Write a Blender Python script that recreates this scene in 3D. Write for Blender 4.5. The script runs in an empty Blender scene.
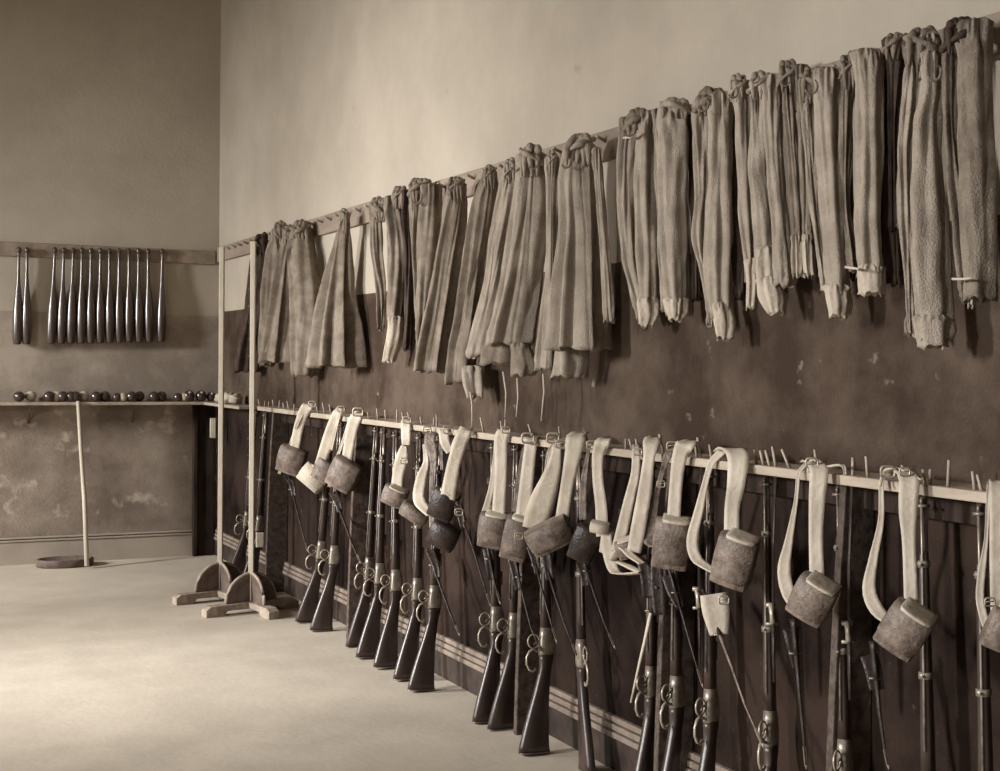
import bpy, math, random
from mathutils import Vector, Matrix, noise
random.seed(7)
C = bpy.context.scene.collection
# ---------------------------------------------------------------- camera and pixel-to-place helpers
F = 1350.0; W0, H0 = 1000.0, 771.0
YAW = math.radians(25.7); EYE = 1.51; D = 2.6; YB = 10.5
PITCH = math.radians(-0.87); ROLL = math.radians(0.6)
fwd0 = Vector((math.sin(YAW)*math.cos(PITCH), math.cos(YAW)*math.cos(PITCH), math.sin(PITCH)))
right0 = Vector((math.cos(YAW), -math.sin(YAW), 0))
up0 = right0.cross(fwd0)
# roll: image content turned clockwise
cr, sr = math.cos(ROLL), math.sin(ROLL)
right = right0*cr + up0*sr
up = up0*cr - right0*sr
fwd = fwd0
EYEV = Vector((0, 0, EYE))
def ray(px, py):
    return fwd + right*((px-W0/2)/F) - up*((py-H0/2)/F)
def P(px, py, off=0.1):            # point standing 'off' metres out from the right wall
    r = ray(px, py); t = (D-off)/r.x
    return EYEV + r*t
def B(px, py, off=0.0):            # point 'off' metres in front of the back wall
    r = ray(px, py); t = (YB-off)/r.y
    return EYEV + r*t
def FL(px, py, z=0.0):
    r = ray(px, py); t = (z-EYE)/r.z
    return EYEV + r*t
def depth(p): return (p-EYEV).dot(fwd)
def YW(px, off, z):                # distance along the right wall under column px at height z
    y = 400.0
    for _ in range(4):
        p = P(px, y, off); y += (p.z-z)*F/depth(p)
    return P(px, y, off).y
# ---------------------------------------------------------------- materials
def mat(name, col, col2=None, rough=0.8, scale=6.0, detail=8, bump=0.0, bscale=60.0, metal=0.0, lo=0.4, hi=0.62, stretch=(1,1,1), spec=0.3, spots=None, sheen=0):
    m = bpy.data.materials.new(name); m.use_nodes = True
    nt = m.node_tree; n = nt.nodes; l = nt.links
    b = n['Principled BSDF']
    b.inputs['Roughness'].default_value = rough; b.inputs['Metallic'].default_value = metal
    b.inputs['Specular IOR Level'].default_value = spec
    tc = n.new('ShaderNodeTexCoord'); mp = n.new('ShaderNodeMapping'); mp.inputs['Scale'].default_value = stretch
    l.new(tc.outputs['Object'], mp.inputs['Vector'])
    out = None
    if col2:
        t = n.new('ShaderNodeTexNoise'); t.inputs['Scale'].default_value = scale; t.inputs['Detail'].default_value = detail
        t.inputs['Roughness'].default_value = 0.65
        r = n.new('ShaderNodeValToRGB'); r.color_ramp.elements[0].position = lo; r.color_ramp.elements[1].position = hi
        r.color_ramp.elements[0].color = (*col, 1); r.color_ramp.elements[1].color = (*col2, 1)
        l.new(mp.outputs[0], t.inputs['Vector']); l.new(t.outputs['Fac'], r.inputs[0]); out = r.outputs[0]
        if spots:
            t2 = n.new('ShaderNodeTexNoise'); t2.inputs['Scale'].default_value = spots[1]; t2.inputs['Detail'].default_value = 6
            r2 = n.new('ShaderNodeValToRGB'); r2.color_ramp.elements[0].position = spots[2]; r2.color_ramp.elements[1].position = spots[2]+0.12
            l.new(mp.outputs[0], t2.inputs['Vector']); l.new(t2.outputs['Fac'], r2.inputs[0])
            mx = n.new('ShaderNodeMixRGB'); mx.inputs[2].default_value = (*spots[0], 1)
            l.new(r2.outputs[0], mx.inputs[0]); l.new(out, mx.inputs[1]); out = mx.outputs[0]
        l.new(out, b.inputs['Base Color'])
    else:
        b.inputs['Base Color'].default_value = (*col, 1)
    if bump:
        t = n.new('ShaderNodeTexNoise'); t.inputs['Scale'].default_value = bscale; t.inputs['Detail'].default_value = 6
        bp = n.new('ShaderNodeBump'); bp.inputs['Strength'].default_value = bump; bp.inputs['Distance'].default_value = 0.01
        l.new(mp.outputs[0], t.inputs['Vector']); l.new(t.outputs['Fac'], bp.inputs['Height']); l.new(bp.outputs[0], b.inputs['Normal'])
    return m
M = {}
M['plaster'] = mat('plaster', (.35,.302,.24), (.405,.35,.28), 0.9, 1.5, bump=.15, bscale=40, spots=((.27,.22,.17), 9, .72))
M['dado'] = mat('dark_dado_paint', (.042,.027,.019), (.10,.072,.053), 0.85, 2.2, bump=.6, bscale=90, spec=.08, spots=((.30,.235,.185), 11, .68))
M['dado_low'] = mat('dark_dado_rack_shade', (.009,.005,.004), (.036,.023,.017), 0.85, 1.6, spec=.08, bump=.5, bscale=70, spots=((.12,.09,.07), 26, .70))  # dark dado, with the shade under the rack deepened into its colour
M['dado_back'] = mat('worn_dado_paint', (.17,.128,.098), (.33,.268,.21), 0.8, 2.0, bump=.3, bscale=60, lo=.40, hi=.66, spots=((.45,.37,.29), 7, .60))
M['greyband'] = mat('grey_wall_paint', (.23,.187,.148), (.36,.30,.24), 0.85, 3.0, bump=.2, bscale=60, spots=((.45,.37,.29), 12, .70))
M['rail'] = mat('worn_rail_wood', (.20,.155,.12), (.28,.22,.17), 0.75, 8, bump=.3, bscale=30, stretch=(1,.15,1))
M['floor'] = mat('pale_scrubbed_floor', (.42,.362,.288), (.49,.425,.34), 0.85, 2.5, bump=.15, bscale=30, spots=((.45,.38,.29), 14, .72))
M['ceiling'] = mat('ceiling_plaster', (.5,.42,.33), (.55,.47,.37), 0.9, 2)
M['rackwood'] = mat('rack_wood', (.30,.245,.19), (.44,.365,.285), 0.6, 10, bump=.3, bscale=40, stretch=(1,.2,1))
M['supportwood'] = mat('support_board_wood', (.05,.034,.027), (.12,.088,.069), 0.6, 30, bump=.3, bscale=60)
M['darkwood'] = mat('dark_board_wood', (.018,.011,.009), (.045,.030,.023), 0.8, 14, spec=.1, bump=.3, bscale=50, stretch=(1,1,.2))
M['mould'] = mat('moulding_paint', (.24,.19,.15), (.16,.122,.096), 0.5, 8)
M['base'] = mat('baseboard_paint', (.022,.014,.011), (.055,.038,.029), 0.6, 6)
M['base_back'] = mat('baseboard_paint_lit', (.30,.248,.195), (.36,.30,.24), 0.7, 3)  # lighter copy of the baseboard: stronger light at the back put into the colour
M['cloth'] = mat('grey_wool', (.18,.144,.110), (.27,.222,.174), 0.95, 14, bump=.7, bscale=220, spec=.1)
M['cloth_light'] = mat('pale_grey_wool', (.29,.24,.19), (.40,.336,.27), 0.95, 10, bump=.7, bscale=220, spec=.1)
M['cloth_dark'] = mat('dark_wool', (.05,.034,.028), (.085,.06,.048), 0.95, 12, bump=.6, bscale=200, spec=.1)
M['lining'] = mat('pale_cotton_lining', (.36,.30,.238), (.46,.39,.31), 0.9, 12, bump=.5, bscale=80, spec=.1)
M['buff'] = mat('pale_buff_leather', (.43,.365,.288), (.54,.465,.37), 0.6, 9, bump=.3, bscale=60)
M['leather'] = mat('worn_brown_leather', (.11,.082,.065), (.24,.185,.148), 0.45, 22, bump=.4, bscale=120, spots=((.36,.29,.23), 35, .68))
M['leather_dark'] = mat('black_leather', (.022,.014,.012), (.05,.035,.028), 0.4, 25, bump=.3, bscale=100, spots=((.2,.15,.12), 60, .72))
M['stock'] = mat('walnut_stock', (.032,.02,.016), (.065,.043,.034), 0.35, 12, stretch=(1,1,.15), spec=.5)
M['steel'] = mat('steel', (.18,.148,.118), (.36,.305,.24), 0.36, 20, metal=.35, spec=.6)
M['blued'] = mat('blued_steel', (.14,.105,.08), (.22,.17,.135), 0.3, 20, metal=.4, spec=.6)
M['brass'] = mat('dull_brass', (.36,.30,.235), (.50,.43,.34), 0.35, 20, metal=.4)
M['club'] = mat('varnished_club_wood', (.045,.028,.022), (.085,.056,.042), 0.25, 8, stretch=(1,1,.2), spec=.8)
M['ball'] = mat('varnished_dark_ball', (.04,.024,.02), (.06,.038,.03), 0.2, 8, spec=.8)
M['ball_pale'] = mat('pale_wood_ball', (.34,.28,.215), (.46,.385,.30), 0.3, 8, spec=.6)
M['pole'] = mat('pale_painted_pole', (.44,.38,.30), (.52,.455,.36), 0.55, 5)
M['standwood'] = mat('worn_stand_wood', (.21,.16,.125), (.36,.295,.23), 0.7, 16, bump=.3, bscale=50)
M['standdark'] = mat('dark_stand_panel', (.085,.058,.045), (.14,.10,.08), 0.6, 14)
# ---------------------------------------------------------------- mesh helpers
def link(name, verts, faces, m, parent=None, smooth=True):
    me = bpy.data.meshes.new(name); me.from_pydata([tuple(v) for v in verts], [], faces); me.validate()
    import bmesh
    bm = bmesh.new(); bm.from_mesh(me); bmesh.ops.recalc_face_normals(bm, faces=bm.faces); bm.to_mesh(me); bm.free()
    for p in me.polygons: p.use_smooth = smooth
    if m: me.materials.append(M[m] if isinstance(m, str) else m)
    o = bpy.data.objects.new(name, me); C.objects.link(o)
    if parent is not None:
        o.parent = parent
        o0 = Vector(); q = parent
        while q is not None: o0 = o0 + q.location; q = q.parent
        for v in me.vertices: v.co = v.co - o0
    return o
class G:
    def __init__(s): s.v = []; s.f = []
    def add(s, vs, fs):
        n = len(s.v); s.v += [Vector(x) for x in vs]; s.f += [tuple(i+n for i in f) for f in fs]; return s
    def box(s, a, b, mtx=None):
        x0,y0,z0 = a; x1,y1,z1 = b
        vs = [Vector((x,y,z)) for x in (x0,x1) for y in (y0,y1) for z in (z0,z1)]
        if mtx: vs = [mtx @ v for v in vs]
        return s.add(vs, [(0,1,3,2),(4,6,7,5),(0,4,5,1),(2,3,7,6),(0,2,6,4),(1,5,7,3)])
    def loft(s, rings, cap=True):
        k = len(rings[0]); vs = [p for r in rings for p in r]; fs = []
        for i in range(len(rings)-1):
            for j in range(k):
                a = i*k+j; b = i*k+(j+1)%k; fs.append((a, b, b+k, a+k))
        if cap: fs.append(tuple(range(k))); fs.append(tuple(range((len(rings)-1)*k, len(rings)*k)))
        return s.add(vs, fs)
    def tube(s, pts, rad, n=10, flat=1.0, closed=False, fdir=None):
        pts = [Vector(p) for p in pts]
        if not hasattr(rad, '__len__'): rad = [rad]*len(pts)
        rings = []
        for i, p in enumerate(pts):
            a = pts[i-1] if (i > 0 or closed) else pts[i]; b = pts[(i+1) % len(pts)] if (i < len(pts)-1 or closed) else pts[i]
            t = (b-a).normalized()
            ref = Vector(fdir) if fdir else (Vector((0,0,1)) if abs(t.z) < .9 else Vector((0,1,0)))
            u = t.cross(ref).normalized(); w = t.cross(u).normalized()
            rings.append([p + (u*math.cos(q)*flat + w*math.sin(q))*rad[i] for q in [2*math.pi*j/n for j in range(n)]])
        if closed: rings.append(rings[0])
        return s.loft(rings, not closed)
    def lathe(s, prof, origin=(0,0,0), n=16, mtx=None):      # prof: (radius, z)
        rings = []
        for r, z in prof:
            rg = [Vector((r*math.cos(2*math.pi*j/n), r*math.sin(2*math.pi*j/n), z)) for j in range(n)]
            rings.append([(mtx @ q if mtx else q) + Vector(origin) for q in rg])
        return s.loft(rings)
    def ball(s, c, r, n=14, sc=(1,1,1)):
        pr = []
        for i in range(1, n):
            a = math.pi*i/n; pr.append((r*math.sin(a), -r*math.cos(a)))
        rings = [[Vector((q*math.cos(2*math.pi*j/16)*sc[0], q*math.sin(2*math.pi*j/16)*sc[1], z*sc[2]))+Vector(c) for j in range(16)] for q, z in pr]
        return s.loft(rings)
    def build(s, name, m, parent=None, smooth=True): return link(name, s.v, s.f, m, parent, smooth)
def bevel(o, w=.003, seg=2):
    md = o.modifiers.new('bevel', 'BEVEL'); md.width = w; md.segments = seg; md.limit_method = 'ANGLE'
    return o
def thing(name, label, cat, loc=(0,0,0), group=None):
    o = bpy.data.objects.new(name, None); C.objects.link(o); o.location = loc; o.empty_display_size = .05
    o['label'] = label; o['category'] = cat
    if group: o['group'] = group
    return o
def struct(o): o['kind'] = 'structure'; return o
def cat(vals, t):                      # smooth interpolation of a list of rows (first item = key)
    ks = [v[0] for v in vals]
    if t <= ks[0]: return vals[0][1:]
    if t >= ks[-1]: return vals[-1][1:]
    for i in range(len(ks)-1):
        if ks[i] <= t <= ks[i+1]:
            u = (t-ks[i])/(ks[i+1]-ks[i])
            p0 = vals[max(i-1,0)]; p1 = vals[i]; p2 = vals[i+1]; p3 = vals[min(i+2,len(vals)-1)]
            return tuple(.5*((2*p1[j])+(-p0[j]+p2[j])*u+(2*p0[j]-5*p1[j]+4*p2[j]-p3[j])*u*u+(-p0[j]+3*p1[j]-3*p2[j]+p3[j])*u**3) for j in range(1,len(p1)))
def path(pts, n=24):
    rows = []; s = 0
    for i, p in enumerate(pts):
        if i: s += (Vector(p[:2])-Vector(pts[i-1][:2])).length
        rows.append((s,)+tuple(p))
    return [cat(rows, s*k/(n-1)) for k in range(n)]
# ---------------------------------------------------------------- the room
XL, YN, HC = -3.6, -1.5, 4.75
g = G(); g.box((XL-.2, YN, -.1), (D+.2, YB+.2, 0)); struct(g.build('floor', 'floor', smooth=False))
g = G(); g.box((XL-.2, YN, HC), (D+.2, YB+.2, HC+.1)); struct(g.build('ceiling', 'ceiling', smooth=False))
ZB = 1.90   # top of the dark paint
g = G(); g.box((D, YN, ZB), (D+.2, YB+.2, HC)); struct(g.build('wall_right', 'plaster', smooth=False))
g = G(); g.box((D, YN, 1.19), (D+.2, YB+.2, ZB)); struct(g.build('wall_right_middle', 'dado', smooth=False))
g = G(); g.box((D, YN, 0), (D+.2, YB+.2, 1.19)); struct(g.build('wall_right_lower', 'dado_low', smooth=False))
g = G(); g.box((XL-.2, YB, ZB-.03), (D, YB+.2, HC)); struct(g.build('wall_back', 'plaster', smooth=False))
g = G(); g.box((XL-.2, YB, 1.21), (D, YB+.2, ZB-.03)); struct(g.build('wall_back_middle', 'greyband', smooth=False))
g = G(); g.box((XL-.2, YB, 0), (D, YB+.2, 1.21)); struct(g.build('wall_back_lower', 'dado_back', smooth=False))
# left wall with three tall windows (out of the frame, they light the room)
wins = [(0.3, 2.2), (3.9, 5.8), (7.3, 9.2)]; SILL, HEAD = 0.95, 3.15
g = G(); ys = [YN]+[v for w in wins for v in w]+[YB]
for i in range(0, len(ys), 2): g.box((XL-.25, ys[i], 0), (XL, ys[i+1], HC))
for a, b in wins: g.box((XL-.25, a, 0), (XL, b, SILL)); g.box((XL-.25, a, HEAD), (XL, b, HC))
struct(g.build('wall_left', 'plaster', smooth=False))
for k, (a, b) in enumerate(wins):
    g = G()
    for y in (a+.03, (a+b)/2, b-.03): g.box((XL-.15, y-.03, SILL), (XL-.09, y+.03, HEAD))
    for z in (SILL+.03, (SILL+HEAD)/2, HEAD-.03): g.box((XL-.15, a, z-.03), (XL-.09, b, z+.03))
    struct(g.build('window_%d' % (k+1), 'pole', smooth=False))
# baseboards with mouldings
def baseboard(name, along_right, m1, m2):
    g = G(); h = G()
    if along_right:
        g.box((D-.022, YN, 0), (D, YB, .12))
        for z, o in ((.122,.034), (.149,.028), (.176,.022)):
            h.box((D-o, YN, z), (D, YB, z+.022))
    else:
        g.box((XL, YB-.022, 0), (D-.022, YB, .165))
        for z, o in ((.167,.03), (.188,.022)): h.box((XL, YB-o, z), (D-.035, YB, z+.014))
    b = struct(g.build(name, m1, smooth=False))
    t = h.build('moulding', m2, b, smooth=False); bevel(t, .004)
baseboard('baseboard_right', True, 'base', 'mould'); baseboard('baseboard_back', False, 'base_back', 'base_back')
# ---------------------------------------------------------------- peg rails
def peg(g, base, dirv, L, r=.007):
    g.tube([base, base+dirv*L*.8, base+dirv*L], [r, r*.9, r*1.3], 8)
rr = thing('peg_rail', 'long grey wooden peg rail on the right wall with the clothes hung from it', 'peg rail', (D, 5, 2.29))
g = G(); g.box((D-.025, YN, 2.29), (D, YB-.03, 2.405)); bevel(g.build('rail_board', 'rail', rr, False), .006)
yy = 1.9
while yy < YB-.3:
    g = G(); peg(g, Vector((D-.02, yy, 2.36)), Vector((-.9, 0, .35)).normalized(), .05); g.build('peg', 'rackwood', rr)
    yy += .17
br = thing('club_rail', 'grey wooden rail on the back wall holding the clubs', 'rail', (0, YB, 2.27))
g = G(); g.box((XL, YB-.025, 2.27), (D-.03, YB, 2.375)); bevel(g.build('rail_board', 'rail', br, False), .006)
# ---------------------------------------------------------------- Indian clubs
prof = [(.004,0),(.012,-.004),(.019,-.016),(.020,-.026),(.014,-.040),(.0105,-.055),(.011,-.12),(.0125,-.20),(.016,-.27),(.022,-.33),(.029,-.40),(.034,-.47),(.0365,-.54),(.036,-.61),(.033,-.67),(.029,-.705),(.024,-.715),(.004,-.716)]
clubx = [(19,17.2), (27,26.3), (55,51), (64,61), (73.5,70.5), (82,81), (91,90.5), (100.5,100), (109.5,109.5), (119,119.3), (129,129), (138.5,139), (148,149), (162.5,161)]
ordn = ['first','second','third','fourth','fifth','sixth','seventh','eighth','ninth','tenth','eleventh','twelfth','thirteenth','fourteenth','fifteenth','sixteenth']
proto = None
for i, (xt, xb) in enumerate(clubx):
    t0 = B(xt, 246.5+xt*.012, .055); b0 = B(xb, 340, .055)
    if i == 0: lab = 'dark Indian club at the far left edge, left of the pair hanging apart'
    elif i == 1: lab = 'dark Indian club, right one of the pair hanging apart at the far left'
    elif i == 2: lab = 'dark Indian club at the left end of the row of twelve on the rail'
    elif i == 13: lab = 'single dark Indian club hanging last at the right end of the row'
    else: lab = 'dark varnished Indian club, %s from the left in the row of twelve' % ordn[i-2]
    t = thing('indian_club', lab, 'club', t0, 'Indian clubs on the back wall')
    if proto is None:
        g = G(); g.lathe([p for p in prof if p[1] <= -.035], n=20); body = g.build('club_body', 'club')
        g = G(); g.lathe([p for p in prof if p[1] >= -.041], n=16); knob = g.build('knob', 'ball')
        g = G(); g.tube([(0,.008,-.05),(0,.05,-.05)], .004, 8); hook = g.build('holding_pin', 'steel')
        proto = (body, knob, hook); body.parent = t; knob.parent = t; hook.parent = t
    else:
        for q in proto: c = q.copy(); C.objects.link(c); c.parent = t
    t.rotation_euler = (0, math.atan2(b0.x-t0.x, t0.z-b0.z)*-1, 0)
# ---------------------------------------------------------------- shelf with dumb-bells
ZS = 1.203
sh = thing('corner_shelf', 'thin pale shelf along the back wall turning the corner, carrying dumb-bells', 'shelf', (0, YB, ZS))
yend = YW(247, .1, ZS)
g = G(); g.box((XL, YB-.20, ZS-.022), (D-.001, YB, ZS)); bevel(g.build('shelf_board', 'rackwood', sh, False), .004)
g = G(); g.box((D-.16, yend, ZS-.022), (D-.001, YB-.201, ZS)); bevel(g.build('shelf_board', 'rackwood', sh, False), .004)
x0 = B(192.5, 480, .02).x
g = G(); g.box((x0, YB-.06, 0), (x0+.03, YB-.001, ZS-.024)); g.box((x0+.03, YB-.04, 0), (D-.035, YB-.025, ZS-.024))
bevel(g.build('end_board', 'darkwood', sh, False), .003)
g = G()
for xx in (B(30,400,.1).x, B(135,400,.1).x): g.tube([(xx, YB-.002, ZS-.16), (xx, YB-.06, ZS-.07), (xx, YB-.17, ZS-.024)], .008, 8)
g.build('bracket', 'blued', sh)
db = [(19,31,0), (49,57,0), (63,71,1), (75.5,84,0), (96,105,1), (117,123,0), (131.5,139.5,1), (154,161.5,1), (178,184.5,0)]
dlab = ['pair of small balls at the far left end of the shelf', 'second dumb-bell from the left end of the shelf', 'dark dumb-bell pressed against its left neighbour on the shelf',
 'dumb-bell just left of the leaning pale pole top', 'dark dumb-bell right of the leaning pale pole', 'small paler dumb-bell in the middle of the shelf', 'dark dumb-bell right of the small paler one',
 'dumb-bell standing alone near the right end of the shelf', 'small dumb-bell beside the big dark balls in the corner']
for i, (a, b, dk) in enumerate(db):
    pa = B(a, 391, .10); pb = B(b, 391, .06 + .02*(i % 3)); r = .040 if i not in (5, 8) else .034
    pa.z = pb.z = ZS+r
    t = thing('dumbbell', 'wooden dumb-bell, ' + dlab[i], 'dumb-bell', (pa+pb)/2-Vector((0,0,r)), 'dumb-bells on the back shelf')
    for q, pp in enumerate((pa, pb)):
        g = G(); g.ball(pp, r); g.build('ball', 'ball' if (dk or q == 0) else 'ball_pale', t)
    g = G(); g.tube([pa, (pa+pb)/2, pb], [.012,.015,.012], 10); g.build('handle', 'ball', t)
for i, (x, r, lab) in enumerate([(189,.044,'big dark ball, left of the three in the shelf corner'), (201,.044,'big dark ball, middle of the three in the shelf corner'), (211.5,.038,'big dark ball, right of the three in the shelf corner')]):
    p = B(x, 390, .10); p.z = ZS+r
    t = thing('exercise_ball', lab, 'ball', p-Vector((0,0,r)), 'big balls in the shelf corner')
    g = G(); g.ball(p, r); g.build('ball_body', 'ball', t)
    g = G(); g.lathe([(.006,r-.004),(.012,r+.001),(.010,r+.006),(.002,r+.007)], p, 10, Matrix.Rotation(.9, 3, 'X')); g.build('end_stud', 'ball_pale', t)
# pale quoits (rope/felt pieces) on the right-wall part of the shelf
for i, (x, y, r, lab) in enumerate([(222,386,.05,'pale crumpled bundle on the corner shelf, next to the back pole'), (229,384,.055,'pale crumpled bundle in the middle behind the two poles'), (236,388,.05,'pale crumpled bundle on the corner shelf, next to the front pole')]):
    p = P(x, y, .085); p.z = ZS+r*.8
    g = G(); n0 = len(g.v); g.ball(p, r, 16, (1,1,.8))
    for v in g.v:
        q = v-p; v += q.normalized()*(.02*noise.noise(q*40+Vector((i*9,0,0))))
    o = g.build('cloth_bundle', 'lining'); o['label'] = lab; o['category'] = 'bundle'; o['group'] = 'pale bundles on the corner shelf'
    for v in o.data.vertices: v.co.z = max(v.co.z, ZS+.0005)
# ---------------------------------------------------------------- pale pole leaning on the shelf with an oval foot
pb = FL(87, 566, .02); c0 = FL(65, 566, 0)
ps = thing('floor_stand', 'pale pole leaning on the shelf front, rising from a flat oval dark foot', 'stand', c0)
tp = B(78, 402, .215)
pts = [B(78, 401, .215), B(81, 450, .22), B(84.5, 500, .24), pb]
g = G(); g.tube([pts[0], pts[1], pts[2], pts[3]], [.014,.015,.017,.018], 12); g.build('pole', 'pole', ps)
rg = []; n = 40; a, b = .205, .13
def oval(sx, z): return [c0 + Vector((math.cos(2*math.pi*j/n)*a*sx, math.sin(2*math.pi*j/n)*b*sx, z)) for j in range(n)]
g = G(); g.loft([oval(.96,0), oval(1,.008), oval(1,.05), oval(.97,.058), oval(.88,.058), oval(.84,.035), oval(.3,.03)]); g.build('oval_foot', 'standdark', ps)
# ---------------------------------------------------------------- jumping stands
def jump_stand(cpx, cpy, toppy, topx, label, arms, bright):
    c = FL(cpx, cpy); t = thing('jumping_stand', label, 'stand', c, 'jumping stands')
    top = c.copy(); Z = depth(c)
    H = 2.24
    dx = (topx-cpx)*Z/F
    topp = c + Vector((dx*math.cos(YAW), -dx*math.sin(YAW), H))
    u = (topp-c).normalized()
    g = G(); rings = []
    for s in (.05, H):
        q = c+u*s; w = .0215
        rings.append([q+Vector((math.cos(YAW+k)*w, -math.sin(YAW+k)*w, 0)) for k in [math.pi/4+math.pi/2*j for j in range(4)]])
    g.loft(rings); bevel(g.build('upright', 'pole', t, False), .004)
    g = G()
    z = .35
    while z < H-.1:
        q = c+u*z; g.tube([q-right0*.023-Vector((0,0,0)), q-right0*.027], .004, 6); z += .1
    g.build('peg_holes', 'blued', t)
    a1 = (FL(*arms[0])-FL(*arms[1])).normalized(); L1 = .31
    a2 = Vector((-a1.y, a1.x, 0)); L2 = .29
    for av, L in ((a1, L1), (a2, L2)):
        sd = Vector((-av.y, av.x, 0)); w = .035
        pr = [(-L,0),(-L,.045),(-L+.03,.062),(0,.068),(L-.03,.062),(L,.045),(L,0),(L*.62,0),(L*.55,.028),(-L*.55,.028),(-L*.62,0)]
        g = G(); g.loft([[c+av*x+Vector((0,0,zz))+sd*s*w for x, zz in pr] for s in (-1, 1)])
        bevel(g.build('foot_beam', 'standwood', t, False), .004)
        R = .165; pr = [(R*math.cos(math.pi*k/20), .068+R*math.sin(math.pi*k/20)) for k in range(21)]
        g = G(); g.loft([[c+av*x+Vector((0,0,zz))+sd*s*.009 for x, zz in pr] for s in (-1, 1)])
        br_ = g.build('half_round_brace', 'standdark', t, False)
        g = G(); g.tube([c+av*x+Vector((0,0,zz)) for x, zz in pr], .012, 8, flat=.8); g.build('brace_edge', 'pole' if bright else 'standwood', br_ ) if False else g.build('brace_edge', 'standwood', t)
jump_stand(251, 612, 245, 250.5, 'front pale upright of the jumping stands on a half-round cross foot', ((205,617),(300,606)), True)
jump_stand(220, 600, 250, 219.5, 'rear pale upright of the jumping stands, closer to the room corner', ((177,605),(262,596)), True)
# ---------------------------------------------------------------- rifle rack
ZR0, ZR1, RD = 1.190, 1.218, .15
rk = thing('rifle_rack', 'long pale rack rail with pegs along the right wall above the rifles', 'rack', (D, 5, 0))
yfar = YW(257, RD, ZR1)
g = G(); g.box((D-RD, YN, ZR0), (D-.001, yfar, ZR1)); bevel(g.build('rack_board', 'rackwood', rk, False), .004)
g = G(); g.box((D-.05, YN, ZR0-.07), (D-.001, yfar, ZR0-.001)); g.build('rack_batten', 'darkwood', rk, False)
pegpx = [260,265,269,274,279,284,289,294,318,325,331,369,378,386,397,404,411,422,434,437,484,502,505,533,560,588,626,633,638,664,697,701,712,720,757,764,770,776,790,818,853,868,905,925,930,948,975,982]
for i, x in enumerate(pegpx):
    q = P(x, 400+.128*(x-250), RD-.025); q.z = ZR1-.004
    L = random.uniform(.04, .075); d = Vector((random.uniform(-.25,.1), random.uniform(-.15,.45), 1)).normalized()
    g = G(); g.tube([q, q+d*L], [.005,.0036], 8); g.build('peg', 'rackwood', rk)
for x in (270, 353, 523, 664, 836):
    ys_ = YW(x, .12, .7)
    g = G(); pr = [(-.002,0),(-.15,0),(-.145,.25),(-.135,.6),(-.12,.95),(-.105,ZR0-.002),(-.002,ZR0-.002)]
    g.loft([[Vector((D+a, ys_+s, b)) for a, b in pr] for s in (-.014, .014)])
    bevel(g.build('support_board', 'supportwood', rk, False), .004)
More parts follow.
